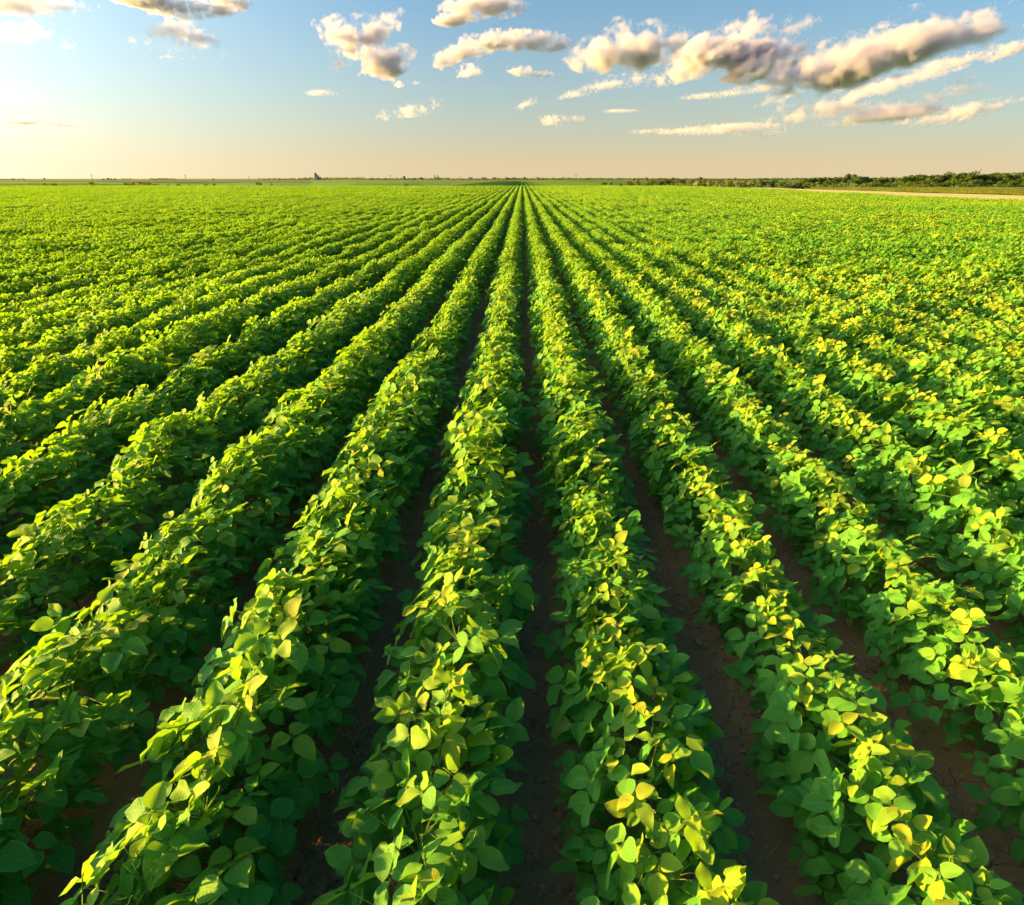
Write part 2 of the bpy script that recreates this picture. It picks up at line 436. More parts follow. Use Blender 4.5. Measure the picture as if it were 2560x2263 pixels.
def plant_plan(rng, nleaf):
    """stem points plus a list of leaves: (stem point, petiole tip, forward, normal, size, rolls)"""
    lean = Vector((rng.uniform(-0.03, 0.03), rng.uniform(-0.04, 0.04), 0))
    top = CAN_H * rng.uniform(0.80, 0.95)
    stem = [Vector((0, 0, -0.03)), Vector((0, 0, 0)) + lean * 0.2, lean * 0.6 + Vector((0, 0, top * 0.5)), lean + Vector((0, 0, top * 0.94))]
    leaves = []
    for i in range(nleaf):
        t = 0.16 + 0.90 * ((i + rng.random()) / nleaf) ** 0.82
        w = half_width(min(t, 1.02))
        ang = rng.uniform(0, 2 * math.pi)
        # across the row mostly, with the crown filled on top
        q = math.sqrt(rng.uniform(0.30, 1.0)) if t < 0.8 else math.sqrt(rng.uniform(0.0, 1.0))
        cx = w * q * (1 if math.cos(ang) > 0 else -1) * abs(math.cos(ang)) ** 0.6
        cy_ = 0.17 * math.sin(ang) * rng.uniform(0.5, 1.1)
        c = Vector((cx, cy_, t * CAN_H + rng.uniform(-0.02, 0.03)))
        out = Vector((cx * 1.4, cy_ * 0.9, 0)); outl = out.length
        out = out.normalized() if outl > 1e-4 else Vector((math.cos(ang), math.sin(ang), 0))
        upn = 0.75 + 0.35 * t
        nr = Vector((0, 0, upn)) + out * rng.uniform(0.05, 0.75) * (1.15 - 0.4 * t)
        if t > 0.62:           # upper leaves stand up and turn to the low light
            nr += Vector((SUN_DIR.x, SUN_DIR.y, 0)) * rng.uniform(0.0, 1.25)
            nr += Vector((rng.uniform(-1, 1), rng.uniform(-1, 1), 0)) * 0.62
        nr += Vector((rng.uniform(-1, 1), rng.uniform(-1, 1), rng.uniform(-0.3, 0.3))) * 0.36
        nr.normalize()
        f = out + Vector((rng.uniform(-0.9, 0.9), rng.uniform(-0.9, 0.9), rng.uniform(-0.1, 0.3)))
        f = (f - nr * f.dot(nr)).normalized()
        size = rng.uniform(0.062, 0.098) * (0.78 if t < 0.3 else 1.0) * (0.80 if t > 0.93 else 1.0)
        base = c - f * size * 0.4
        sz = max(0.02, min(top * 0.92, base.z - rng.uniform(0.03, 0.12)))
        sp = lean * (sz / top) + Vector((0, 0, sz))
        rolls = [(rng.uniform(-0.35, 0.35), rng.uniform(-0.25, 0.25), rng.uniform(0.92, 1.08)) for _ in range(3)]
        rolls.append(min(0.98, max(0.02, 0.08 + 0.62 * max(0.0, (t - 0.25) / 0.75) ** 1.6 + rng.gauss(0, 0.17))))      # leaf tone: lighter young tops, also drives the painted sunlit yellow
        leaves.append((sp, base, f, nr, size, rolls))
    return stem, leaves

def leaflet_mats(lf):
    sp, base, f, nr, size, rolls = lf
    res = []
    for k, ang in enumerate((0.0, R(82), -R(82))):
        d = Matrix.Rotation(ang + rolls[k][1] * 0.6, 3, nr) @ f
        n2 = Matrix.Rotation(rolls[k][0], 3, d) @ nr
        tilt = Matrix.Rotation(rolls[k][1], 3, n2.cross(d))
        d, n2 = tilt @ d, tilt @ n2
        p = base + f * size * (0.28 if k == 0 else 0.0) + d * size * 0.05
        res.append(frame_matrix(p, d, n2, size * rolls[k][2] * (1.06 if k == 0 else 0.95)))
    return res

def petiole_geo(lf, sides=3, off=Vector((0, 0, 0)), seg=3):
    sp, base, f, nr, size, rolls = lf
    mid = (sp + base) * 0.5 + Vector((0, 0, 0.02))
    pts = [sp - off, mid - off, base - off, base + f * size * 0.30 - off] if seg == 3 else [sp - off, base + f * size * 0.3 - off]
    rad = [0.0018, 0.0014, 0.0011, 0.0009] if seg == 3 else [0.002, 0.0015]
    return tube(pts, rad, sides)

rng = random.Random(11)
LEAFLETS = []
for k in range(24):
    V, F, UV = leaflet_geo(rng, 7, 4)
    me = mesh_from('leaflet', V, F, [M_LEAF], uvs=UV)
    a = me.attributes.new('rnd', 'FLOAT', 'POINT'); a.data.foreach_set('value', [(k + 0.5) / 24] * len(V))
    LEAFLETS.append(me)
LEAFLET_MID = [leaflet_geo(rng, 4, 2) for _ in range(12)]
LEAFLET_FAR = [leaflet_geo(rng, 2, 2, 0.5) for _ in range(8)]

class Builder:
    def __init__(self): self.v, self.f, self.uv, self.r, self.m = [], [], [], [], []
    def add(self, V, F, M=None, UV=None, r=0.0, mi=0):
        o = len(self.v)
        self.v.extend((M @ Vector(v)) for v in V) if M is not None else self.v.extend(V)
        self.f.extend(tuple(i + o for i in q) for q in F)
        self.uv.extend(UV if UV else [(0.5, 0.5)] * len(V))
        self.r.extend([r] * len(V)); self.m.extend([mi] * len(F))
    def mesh(self, name, mats):
        me = mesh_from(name, self.v, self.f, mats, uvs=self.uv, mat_idx=self.m)
        a = me.attributes.new('rnd', 'FLOAT', 'POINT'); a.data.foreach_set('value', self.r)
        return me

def add_leaf(B, lf, rng, shapes, off=Vector((0, 0, 0)), petiole=True, seg=3):
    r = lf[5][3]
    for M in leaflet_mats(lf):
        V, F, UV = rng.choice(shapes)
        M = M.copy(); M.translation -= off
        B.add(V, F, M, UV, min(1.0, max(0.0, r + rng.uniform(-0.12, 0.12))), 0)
    if petiole:
        V, F = petiole_geo(lf, 3, off, seg)
        B.add(V, F, None, None, r, 1)

# templates for the single plants
LEAFLET_HI = [([tuple(v.co) for v in me.vertices], [tuple(p.vertices) for p in me.polygons], None) for me in LEAFLETS]
NT = 22
NLEAF = 44
TEMPL = []
for k in range(NT):
    rg = random.Random(100 + k)
    stem, leaves = plant_plan(rg, NLEAF)
    V, F = tube(stem, [0.005, 0.0045, 0.0035, 0.002], 5)
    TEMPL.append(dict(stem=mesh_from('stem', V, F, [M_STEM]), leaves=leaves, plan=stem, pet=[], tri=[]))
for k, T in enumerate(TEMPL):
    for i, lf in enumerate(T['leaves']):
        V, F = petiole_geo(lf, 4, lf[1])
        T['pet'].append(mesh_from('leaf', V, F, [M_STEM]))

def hi_uv_leaf(lf, rg):
    B = Builder()
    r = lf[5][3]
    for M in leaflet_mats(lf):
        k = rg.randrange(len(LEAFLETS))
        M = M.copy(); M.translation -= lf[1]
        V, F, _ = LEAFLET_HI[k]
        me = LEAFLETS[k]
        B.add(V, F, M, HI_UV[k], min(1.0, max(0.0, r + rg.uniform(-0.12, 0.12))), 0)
    V, F = petiole_geo(lf, 3, lf[1])
    B.add(V, F, None, None, r, 1)
    return B.mesh('leaf', [M_LEAF, M_STEM])
HI_UV = []
for me in LEAFLETS:
    uv = [(0, 0)] * len(me.vertices)
    for lp, d in zip(me.loops, me.uv_layers[0].data): uv[lp.vertex_index] = tuple(d.uv)
    HI_UV.append(uv)
for k, T in enumerate(TEMPL):
    rg = random.Random(900 + k)
    T['tri'] = [hi_uv_leaf(lf, rg) for lf in T['leaves']]

# ---- where every plant stands
def wobble(r, y): return 0.035 * mnoise.noise(Vector((r * 0.13, y * 0.22, 5.0))) + 0.015 * mnoise.noise(Vector((r * 3.7, y * 0.9, 2.0)))
def vigour(x, y): return 1.0 + 0.20 * mnoise.noise(Vector((x * 0.35, y * 0.30, 9.0))) + 0.12 * mnoise.noise(Vector((x * 0.05, y * 0.05, 4.0)))
STEP = 0.19
rp = random.Random(5)
spots = []          # (row index, x, y)
for r in range(-12, 12):
    x0 = ROW0 + r * ROW
    y = -1.4 + rp.uniform(0, STEP)
    while y < 12.0:
        spots.append((r, x0 + wobble(r, y) + rp.uniform(-0.024, 0.024), y))
        y += STEP * rp.uniform(0.82, 1.18)
def in_view(x, y, z, m=0.0):
    v = CAM_M.inverted() @ (Vector((x, y, z)) - Vector((0, 0, CAM_H)))
    if v.z > -0.05: return False
    return abs(v.x / -v.z) * FPX < W0 / 2 + m and abs(v.y / -v.z) * FPX < H0 / 2 + m
vis = [(math.dist((x, y, 0.35), (0, 0, CAM_H)), r, x, y) for r, x, y in spots if in_view(x, y, 0.42, 40)]
vis.sort()
single = vis[:300]
rest_near = [s for s in spots if (s[0], s[1], s[2]) not in {(r, x, y) for _, r, x, y in single}]

def row_phrase(r):
    if r >= 0: return ordinal(r + 1) + ' row right of the centre furrow'
    return ordinal(-r) + ' row left of the centre furrow'

NEAR_SPLIT = 70      # the nearest plants show every leaflet
per_row = {}
for d, r, x, y in single: per_row.setdefault(r, []).append((y, x, d))
order = {id(s): n for n, s in enumerate(single)}
dist_sorted = sorted(s[0] for s in single)
split_d = dist_sorted[NEAR_SPLIT - 1]
for r in sorted(per_row):
    for n, (y, x, d) in enumerate(sorted(per_row[r])):
        rg = random.Random(int(1000 * y) * 31 + r)
        T = TEMPL[rg.randrange(NT)]
        o = link('soybean_plant', None)
        o.location = (x, y, 0.0)
        o.rotation_euler = (rg.uniform(-0.05, 0.05), rg.uniform(-0.05, 0.05), rg.uniform(-0.5, 0.5))
        s = rg.uniform(0.92, 1.08) * vigour(x, y); o.scale = (s, s, s * rg.uniform(0.94, 1.08))
        tag(o, 'leafy soybean plant, %s from the camera along the %s' % (ordinal(n + 1), row_phrase(r)), 'soybean plant', 'soybean plants in rows')
        link('stem', T['stem'], o)
        for i, lf in enumerate(T['leaves']):
            if d <= split_d:
                p = link('leaf', T['pet'][i], o); p.location = lf[1]
                for M in leaflet_mats(lf):
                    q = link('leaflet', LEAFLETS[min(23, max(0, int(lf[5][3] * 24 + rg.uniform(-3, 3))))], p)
                    M = M.copy(); M.translation -= lf[1]
                    q.matrix_basis = M
            else:
                p = link('leaf', T['tri'][i], o); p.location = lf[1]

# ---- the rest of the crop: one mass, instanced plants and row lengths
def seg_mesh(name, seed, length, nleaf, shapes, petiole, mats, step=STEP, big=1.0):
    rg = random.Random(seed); B = Builder()
    n = max(1, round(length / step))
    for i in range(n):
        oy = (i + 0.5) * length / n - length / 2 + rg.uniform(-0.03, 0.03) if n > 1 else 0.0
        off = Vector((rg.uniform(-0.03, 0.03) if n > 1 else 0.0, oy, 0)) * -1
        _, leaves = plant_plan(rg, nleaf)
        sc = rg.uniform(0.90, 1.10)
        for lf in leaves:
            sp, base, f, nr, size, rolls = lf
            lf = (sp * sc, base * sc, f, nr, size * big, rolls)
            add_leaf(B, lf, rg, shapes, off, petiole, 1)
    return B.mesh(name, mats)

PROTO = []
for k in range(14): PROTO.append(seg_mesh('plant_variant', 300 + k, STEP, NLEAF, LEAFLET_MID, True, [M_LEAF, M_STEM]))
MID0 = len(PROTO)
for k in range(8): PROTO.append(seg_mesh('row_variant', 400 + k, 1.0, 42, LEAFLET_MID, False, [M_LEAF_FAR, M_STEM]))
FAR0 = len(PROTO)
for k in range(8): PROTO.append(seg_mesh('row_length_variant', 500 + k, 4.0, 32, LEAFLET_FAR, False, [M_LEAF_FAR, M_STEM], big=1.2))
pts, idx, rot, scl = [], [], [], []
def put(x, y, k, rz, s): pts.append((x, y, 0.0)); idx.append(k); rot.append((0, 0, rz)); scl.append(s)
for r, x, y in rest_near:
    if abs(x) > 0.95 * (max(y, 0) + 2.2) + 1.5: continue
    put(x, y, rp.randrange(MID0), rp.uniform(-0.5, 0.5), (lambda s: (s, s, s * rp.uniform(0.94, 1.08)))(rp.uniform(0.92, 1.08) * vigour(x, y)))
def lateral(y): return 0.90 * y + 6.0
for r in range(-175, int((FIELD_X - ROW0) / ROW)):
    x0 = ROW0 + r * ROW
    y = 12.0 if -12 <= r < 12 else 0.0
    while y < 40:
        if abs(x0) < lateral(y): put(x0 + wobble(r, y) + rp.uniform(-0.012, 0.012), y + 0.5, MID0 + rp.randrange(8), 0, (rp.uniform(0.92, 1.08) * vigour(x0, y), 1.02, rp.uniform(0.92, 1.08) * vigour(x0, y)))
        y += 1.0
    while y < FIELD_Y:
        if abs(x0) < lateral(y): put(x0 + wobble(r, y) * 0.7, y + 2.0, FAR0 + rp.randrange(8), 0, (rp.uniform(0.95, 1.05), 1.0, rp.uniform(0.92, 1.08) * vigour(x0, y)))
        y += 4.0

def scatter(name, pts, idx, rot, scl, protos):
    me = bpy.data.meshes.new(name)
    me.from_pydata(pts, [], [])
    a = me.attributes.new('variant', 'INT', 'POINT'); a.data.foreach_set('value', idx)
    a = me.attributes.new('turn', 'FLOAT_VECTOR', 'POINT'); a.data.foreach_set('vector', np.asarray(rot, dtype=np.float32).ravel())
    a = me.attributes.new('size', 'FLOAT_VECTOR', 'POINT'); a.data.foreach_set('vector', np.asarray(scl, dtype=np.float32).ravel())
    o = link(name, me)
    nt = bpy.data.node_groups.new(name + '_scatter', 'GeometryNodeTree')
    nt.interface.new_socket('Geometry', in_out='INPUT', socket_type='NodeSocketGeometry')
    nt.interface.new_socket('Geometry', in_out='OUTPUT', socket_type='NodeSocketGeometry')
    N, L = nt.nodes, nt.links
    gi, go = N.new('NodeGroupInput'), N.new('NodeGroupOutput')
    g2i = N.new('GeometryNodeGeometryToInstance')
    for pm in reversed(protos):                      # the first link ends up last, so feed them backwards
        po = bpy.data.objects.new(pm.name, pm)
        oi = N.new('GeometryNodeObjectInfo'); oi.inputs['Object'].default_value = po
        oi.inputs['As Instance'].default_value = True
        L.new(oi.outputs['Geometry'], g2i.inputs[0])
    iop = N.new('GeometryNodeInstanceOnPoints')
    iop.inputs['Pick Instance'].default_value = True
    def attr(nm, dt):
        n = N.new('GeometryNodeInputNamedAttribute'); n.data_type = dt; n.inputs['Name'].default_value = nm
        return n.outputs['Attribute']
    ji = N.new('GeometryNodeJoinGeometry')
    for n in [x for x in N if x.bl_idname == 'GeometryNodeObjectInfo']:
        L.new(n.outputs['Geometry'], ji.inputs[0])
    N.remove(g2i)
    L.new(gi.outputs[0], iop.inputs['Points'])
    L.new(ji.outputs[0], iop.inputs['Instance'])
    L.new(attr('variant', 'INT'), iop.inputs['Instance Index'])
    e2r = N.new('FunctionNodeEulerToRotation'); L.new(attr('turn', 'FLOAT_VECTOR'), e2r.inputs[0])
    L.new(e2r.outputs[0], iop.inputs['Rotation'])
    L.new(attr('size', 'FLOAT_VECTOR'), iop.inputs['Scale'])
    L.new(iop.outputs[0], go.inputs[0])
    md = o.modifiers.new('scatter', 'NODES'); md.node_group = nt
    return o
crop = scatter('soybean_crop', pts, idx, rot, scl, PROTO)
tag(crop, 'rows of green soybean crop running to the horizon', 'crop', kind='stuff')

# ------------------------------------------------------------------ things lying on the soil
def on_ground(px, py, z=0.0):
    d = px_dir(px, py); t = (CAM_H - z) / -d.z
    p = Vector((0, 0, CAM_H)) + d * t
    p.z = soil_height(p.x, p.y) if p.y < 9 else z
    return p

bm = bmesh.new(); bmesh.ops.create_icosphere(bm, subdivisions=1, radius=1.0)
ICO1 = ([v.co.copy() for v in bm.verts], [tuple(v.index for v in f.verts) for f in bm.faces]); bm.free()
rg = random.Random(77); B = Builder()
for k in range(12000):
    row = rg.choice((-3, -2, -2, -1, -1, -1, 0, 0, 0, 1, 1, 1, 2, 2, 3))
    x = 0.08 + row * ROW + rg.gauss(0, 0.13); y = 0.8 + 7.5 * rg.random() ** 1.5
    s = 0.0025 + 0.015 * rg.random() ** 3.4
    z = soil_height(x, y)
    q = Euler((rg.uniform(0, 6), rg.uniform(0, 6), rg.uniform(0, 6))).to_matrix()
    V = [Vector((x, y, z + s * 0.25)) + (q @ (p * (1 + 0.95 * mnoise.noise(p * 1.6 + Vector((k, 0, 0))))) * s) * 1.0 for p in ICO1[0]]
    V = [Vector((v.x, v.y, z + s * 0.15 + (v.z - z - s * 0.25) * 0.6)) for v in V]
    B.add(V, ICO1[1])
cm_ = B.mesh('soil_clods', [M_CLOD]); cm_.polygons.foreach_set('use_smooth', [False] * len(cm_.polygons))
cl = link('soil_clods', cm_); tag(cl, 'crumbly dark soil clods strewn along the furrows', 'soil', kind='stuff')

rg = random.Random(78); B = Builder()
def straw_bit(p, L_, ang, bend, r):
    d = Vector((math.cos(ang), math.sin(ang), rg.uniform(-0.05, 0.15))); n = Vector((-d.y, d.x, 0))
    pts = [p + d * (L_ * (t - 0.5)) + n * bend * L_ * (t * (1 - t)) + Vector((0, 0, 0.004 + 0.012 * t)) for t in (0, 0.33, 0.66, 1)]
    V, F = tube(pts, [r, r * 1.1, r, r * 0.6], 4); B.add(V, F)
for k in range(46):
    straw_bit(on_ground(rg.gauss(880, 28), rg.gauss(1825, 55)), rg.uniform(0.04, 0.16), rg.uniform(0, 3.14), rg.uniform(-0.5, 0.5), rg.uniform(0.0006, 0.0016))
for k in range(420):
    row = rg.choice((-2, -1, -1, -1, 0, 0, 1, 1, 2)); x = 0.08 + row * ROW + rg.gauss(0, 0.08); y = 0.8 + 8 * rg.random()
    straw_bit(Vector((x, y, soil_height(x, y))), rg.uniform(0.02, 0.09), rg.uniform(0, 3.14), rg.uniform(-0.5, 0.5), rg.uniform(0.0006, 0.0018))
st = link('straw_litter', B.mesh('straw_litter', [M_STRAW])); tag(st, 'thin dry straw bits scattered on the bare soil', 'straw', kind='stuff')

def dead_leaf(px, py, size, seed, label, mat=M_DEAD):
    rg = random.Random(seed)
    V, F, UV = leaflet_geo(rg, 6, 4)
    V = [(x, y, z * 1.2 + 0.16 * abs(math.sin(5 * x + seed)) * (0.5 + abs(y)) + 0.12 * y * y * 8) for x, y, z in V]
    me = mesh_from('dead_leaf', V, F, [mat], uvs=UV)
    o = link('dead_leaf', me); o.location = on_ground(px, py) + Vector((0, 0, 0.006))
    o.rotation_euler = (rg.uniform(-0.3, 0.3), rg.uniform(-0.3, 0.3), rg.uniform(0, 6.28)); o.scale = (size,) * 3
    tag(o, label, 'dead leaf', 'dead leaves on the soil')
DL = [(1327, 1625, 0.030, 'small curled brown leaf in the centre furrow, farthest of its leaves'),
      (1373, 1802, 0.022, 'tiny pale dry leaf right of middle in the centre furrow'),
      (1300, 2015, 0.026, 'crumpled dry leaf at the left side of the centre furrow'),
      (1384, 2105, 0.024, 'dry tan leaf against the right side of the centre furrow'),
      (1330, 2132, 0.030, 'nearest curled tan leaf in the centre furrow'),
      (1706, 1523, 0.030, 'brown dry leaf in the furrow right of centre, farthest one'),
      (1732, 1604, 0.040, 'large brown dry leaf lying in the furrow right of centre'),
      (1850, 1880, 0.026, 'small tan dry leaf beside the third row right'),
      (745, 1906, 0.034, 'yellowing fallen leaf at the foot of the second row left'),
      (860, 1890, 0.050, 'long pale straw husk in the furrow left of centre'),
      (786, 1690, 0.030, 'small brown dry leaf far along the furrow left of centre')]
for n, (px, py, s, lab) in enumerate(DL):
    dead_leaf(px, py, s * 1.25, 40 + n, lab, M_STRAW if 'straw' in lab or 'pale' in lab else M_DEAD)

# ------------------------------------------------------------------ far fields
rg = random.Random(91)
def crop_block(name, corners, h, mat, rows=False):
    """a stand of crop: raised top, sloping rim, uneven surface"""
    n = 48; m_ = 14
    a, b, c, d = [Vector((*p, 0)) for p in corners]      # near left, near right, far right, far left
    V, F = [], []
    for j in range(m_ + 1):
        for i in range(n + 1):
            u, v = i / n, (j / m_) ** 1.6
            p = (a.lerp(b, u)).lerp(d.lerp(c, u), v)
            rim = min(1.0, 3 * u, 3 * (1 - u), j * 1.0, (m_ - j) * 1.0)
            z = -0.05 + h * rim * (1 + 0.16 * mnoise.noise(Vector((p.x * 0.21, p.y * 0.05, 3))))
            V.append((p.x, p.y, z + terrain(p.x, p.y) + 0.06))
    for j in range(m_):
        for i in range(n):
            k = j * (n + 1) + i
            F.append((k, k + 1, k + n + 2, k + n + 1))
    o = link(name, mesh_from(name, V, F, [mat], smooth=False)); tag(o, kind='structure')
    return o
def blk(name, p0, p1, y0, y1, h, mat):
    return crop_block(name, [(x_at(p0, y0), y0), (x_at(p1, y0), y0), (x_at(p1, y1), y1), (x_at(p0, y1), y1)], h, mat)
blk('headland_grass', -300, 1120, 174, 186, 0.25, M_CROPA)
blk('far_field', -300, 480, 225, 330, 0.75, M_CROPA)
blk('far_field', -300, 800, 330, 700, 0.9, M_CROPB)
blk('far_field', 520, 800, 205, 350, 0.35, M_CROPA)
blk('far_maize_field', 770, 1125, 188, 900, 0.95, M_CROPA)
blk('far_field', 1420, 1700, 192, 800, 0.55, M_CROPB)
blk('ripe_grain_field', 1690, 1900, 330, 700, 0.7, M_WHEAT)
# rows of the next field straight ahead
B = Builder()
x = x_at(1125, 188)
while x < x_at(1425, 188) + 26:
    w = 0.55
    B.add([(x - w, 178, -0.05), (x, 178.5, 0.45), (x + w, 178, -0.05), (x - w, 620, -0.05), (x, 620, 0.45), (x + w, 620, -0.05)],
          [(0, 2, 1), (0, 1, 4, 3), (1, 2, 5, 4)], None, None, rg.random())
    x += 1.5
fr = link('far_crop_rows', B.mesh('far_crop_rows', [M_CROPA])); tag(fr, 'distant green crop rows beyond the end of the soybean field', 'crop', kind='stuff')

# ------------------------------------------------------------------ maize beside the track
def maize_mesh(seed):
    rg = random.Random(seed); B = Builder()
    for i in range(11):
        o = Vector((rg.uniform(-0.08, 0.08), (i + 0.5) * 3.0 / 11 - 1.5, 0)); H = rg.uniform(0.75, 1.0)
        r = rg.random()
        for k in range(9):
            z = H * (0.15 + 0.75 * k / 9); an = k * math.pi + rg.uniform(-0.7, 0.7) + seed
            d = Vector((math.cos(an), math.sin(an), 0)); n = Vector((-d.y, d.x, 0)); L_ = rg.uniform(0.28, 0.5); w = 0.035
            p0 = o + Vector((0, 0, z)); p1 = p0 + d * L_ * 0.5 + Vector((0, 0, L_ * 0.5)); p2 = p0 + d * L_ + Vector((0, 0, L_ * rg.uniform(0.05, 0.45)))
            B.add([p0 - n * w * 0.6, p0 + n * w * 0.6, p1 + n * w, p1 - n * w, p2], [(0, 1, 2, 3), (3, 2, 4)], None, None, (r + rg.uniform(0, 0.3)) % 1)
    return B.mesh('maize_variant', [M_CORN])
mp_, mi_, mr_, ms_ = [], [], [], []
x = 67.0
while x < 140:
    y = 60.0 + (0 if x < 80 else (x - 80) * 0.7)
    while y < 178:
        if x > 67 + (y - 60) * 0.04:
            mp_.append((x + rg.uniform(-0.05, 0.05), y, terrain(x, y) - 0.02)); mi_.append(rg.randrange(6)); mr_.append((0, 0, 0))
            ms_.append((1.1, 1.0, rg.uniform(0.85, 1.1)))
        y += 3.0
    x += 0.75
mz = scatter('maize_stand', mp_, mi_, mr_, ms_, [maize_mesh(60 + k) for k in range(6)])
tag(mz, 'low band of maize along the sandy track', 'maize', kind='stuff')

# ------------------------------------------------------------------ trees and bushes
def crown_mesh(seed, kind):
    """leaf clumps spread through lobes; unit height"""
    rg = random.Random(seed); B = Builder(); lobes = []
    n = {'bush': 9, 'round': 13, 'tall': 12}[kind]
    for i in range(n):
        if kind == 'bush': c = Vector((rg.uniform(-0.5, 0.5), rg.uniform(-0.4, 0.4), rg.uniform(0.18, 0.68))); s = rg.uniform(0.18, 0.30)
        elif kind == 'round': c = Vector((rg.gauss(0, 0.20), rg.gauss(0, 0.18), rg.uniform(0.36, 0.82))); s = rg.uniform(0.13, 0.22)
        else: c = Vector((rg.gauss(0, 0.11), rg.gauss(0, 0.10), rg.uniform(0.24, 0.86))); s = rg.uniform(0.10, 0.17)
        lobes.append((c, s))
    for c, s in lobes:
        for k in range(95 if kind != 'bush' else 80):
            v = Vector((rg.gauss(0, 1), rg.gauss(0, 1), rg.gauss(0, 1))).normalized()
            p = c + Vector((v.x, v.y, v.z * 0.8)) * s * rg.uniform(0.55, 1.12)
            if p.z < 0.02: continue
            nr = (v + Vector((rg.uniform(-1, 1), rg.uniform(-1, 1), rg.uniform(-0.4, 1))) * 0.8).normalized()
            a = nr.orthogonal().normalized(); a = Matrix.Rotation(rg.uniform(0, 6.28), 3, nr) @ a; b = nr.cross(a)
            q = rg.uniform(0.034, 0.066)
            B.add([p - a * q, p - b * q * 0.6 + nr * q * 0.2, p + a * q, p + b * q * 0.6 + nr * q * 0.2], [(0, 1, 2, 3)], None, None, rg.random())
    return B.mesh('crown', [M_TREE]), lobes
def trunk_mesh(seed, kind, lobes):
    rg = random.Random(seed); B = Builder()
    r0 = 0.030 if kind != 'bush' else 0.014
    top = 0.62 if kind != 'bush' else 0.35
    V, F = tube([Vector((0, 0, -0.02)), Vector((rg.uniform(-0.01, 0.01), 0, top * 0.4)), Vector((rg.uniform(-0.03, 0.03), rg.uniform(-0.03, 0.03), top))], [r0 * 1.3, r0, r0 * 0.5], 6)
    B.add(V, F)
    for c, s in lobes[:6]:
        st_ = Vector((0, 0, rg.uniform(0.15, top * 0.7)))
        V, F = tube([st_, st_.lerp(c, 0.5) + Vector((0, 0, 0.03)), c], [r0 * 0.55, r0 * 0.35, r0 * 0.15], 4); B.add(V, F)
    return B.mesh('trunk', [M_TRUNK])
TREES = {}
for kind in ('bush', 'round', 'tall'):
    TREES[kind] = []
    for k in range(5):
        cm, lb = crown_mesh(200 + k * 7 + len(kind), kind); TREES[kind].append((cm, trunk_mesh(300 + k, kind, lb)))
def tree(name, px, ytop, Y, kind, label, cat, group, wide=1.0, seed=None):
    rg = random.Random(int(px * 13 + ytop * 7 + Y))
    top = at_depth(px, ytop, Y); z0 = terrain(top.x, Y); h = top.z - z0
    o = link(name, None); o.location = (top.x, Y, z0)
    o.rotation_euler = (0, 0, rg.uniform(0, 6.28)); s = h / 0.98
    o.scale = (s * wide, s * wide, s)
    cm, tm = TREES[kind][rg.randrange(5)]
    link('trunk', tm, o); link('crown', cm, o)
    tag(o, label, cat, group); return o

# hedge at the far right corner of the field
rg = random.Random(14)
G1 = 'bushes of the hedge beyond the field'
hx = [1512 + k * 17 + rg.uniform(-4, 4) for k in range(31)]
for n, px in enumerate(hx):
    yt = 454 - min(9, (px - 1500) * 0.06) + rg.uniform(-2.5, 2.5)
    tree('hedge_bush', px, yt, 182 + rg.uniform(-3, 6), 'bush', 'dark green hedge bush, %s from the left end of the far hedge' % ordinal(n + 1), 'bush', G1, rg.uniform(0.8, 1.1))
lowx = [2042, 2066, 2085, 2110, 2150, 2172, 2186, 2204, 2232]
for n, px in enumerate(lowx):
    tree('low_shrub', px, 455 + rg.uniform(-2, 3) - (4 if px > 2180 else 0), 200 + rg.uniform(-3, 4), 'bush', 'low dark shrub before the pale meadow, %s from its left' % ordinal(n + 1), 'shrub', 'shrubs before the meadow', 1.1)
prof = [(2016, 444), (2034, 442), (2052, 440), (2074, 442), (2092, 441), (2128, 430), (2150, 441), (2166, 441), (2186, 440), (2208, 441), (2230, 441), (2248, 442), (2262, 440),
        (2276, 436), (2292, 433), (2312, 434), (2330, 437), (2350, 435), (2374, 431), (2394, 428), (2410, 426), (2424, 428), (2444, 431), (2462, 433), (2486, 431), (2504, 430), (2522, 433), (2540, 431), (2556, 429), (2576, 428), (2600, 430)]
n = 0
for px, yt in prof:
    n += 1
    if px == 2128:
        lab = 'single taller round tree standing above the middle of the tree belt'
    else:
        lab = 'leafy tree of the belt behind the maize, %s from its left end' % ordinal(n)
    tree('belt_tree', px, yt + rg.uniform(-1, 1), (262 if px < 2265 else 225) + rg.uniform(-8, 8), 'round', lab, 'tree', 'trees of the belt behind the maize', rg.uniform(1.15, 1.55) if px != 2128 else 1.15)
for n, px in enumerate([2268 + 23 * k for k in range(14)]):
    tree('belt_shrub', px, 449 + rg.uniform(-5, 3), 212 + rg.uniform(-4, 4), 'bush', 'shrub at the foot of the tree belt, %s from its left' % ordinal(n + 1), 'shrub', 'shrubs under the belt trees', 1.15)

# bushes along the left headland
LB = [(112, 456), (132, 455), (228, 452), (318, 454), (334, 452), (352, 452), (368, 453), (386, 455), (421, 459), (446, 457), (473, 459), (514, 457), (530, 455), (575, 461), (645, 454), (680, 455), (700, 459), (1012, 456)]
for n, (px, yt) in enumerate(LB):
    tree('field_bush', px, yt, 191 + rg.uniform(-2, 4), 'bush', 'dark bush on the far left headland, %s from the left' % ordinal(n + 1), 'bush', 'bushes on the left headland', rg.uniform(0.9, 1.3))

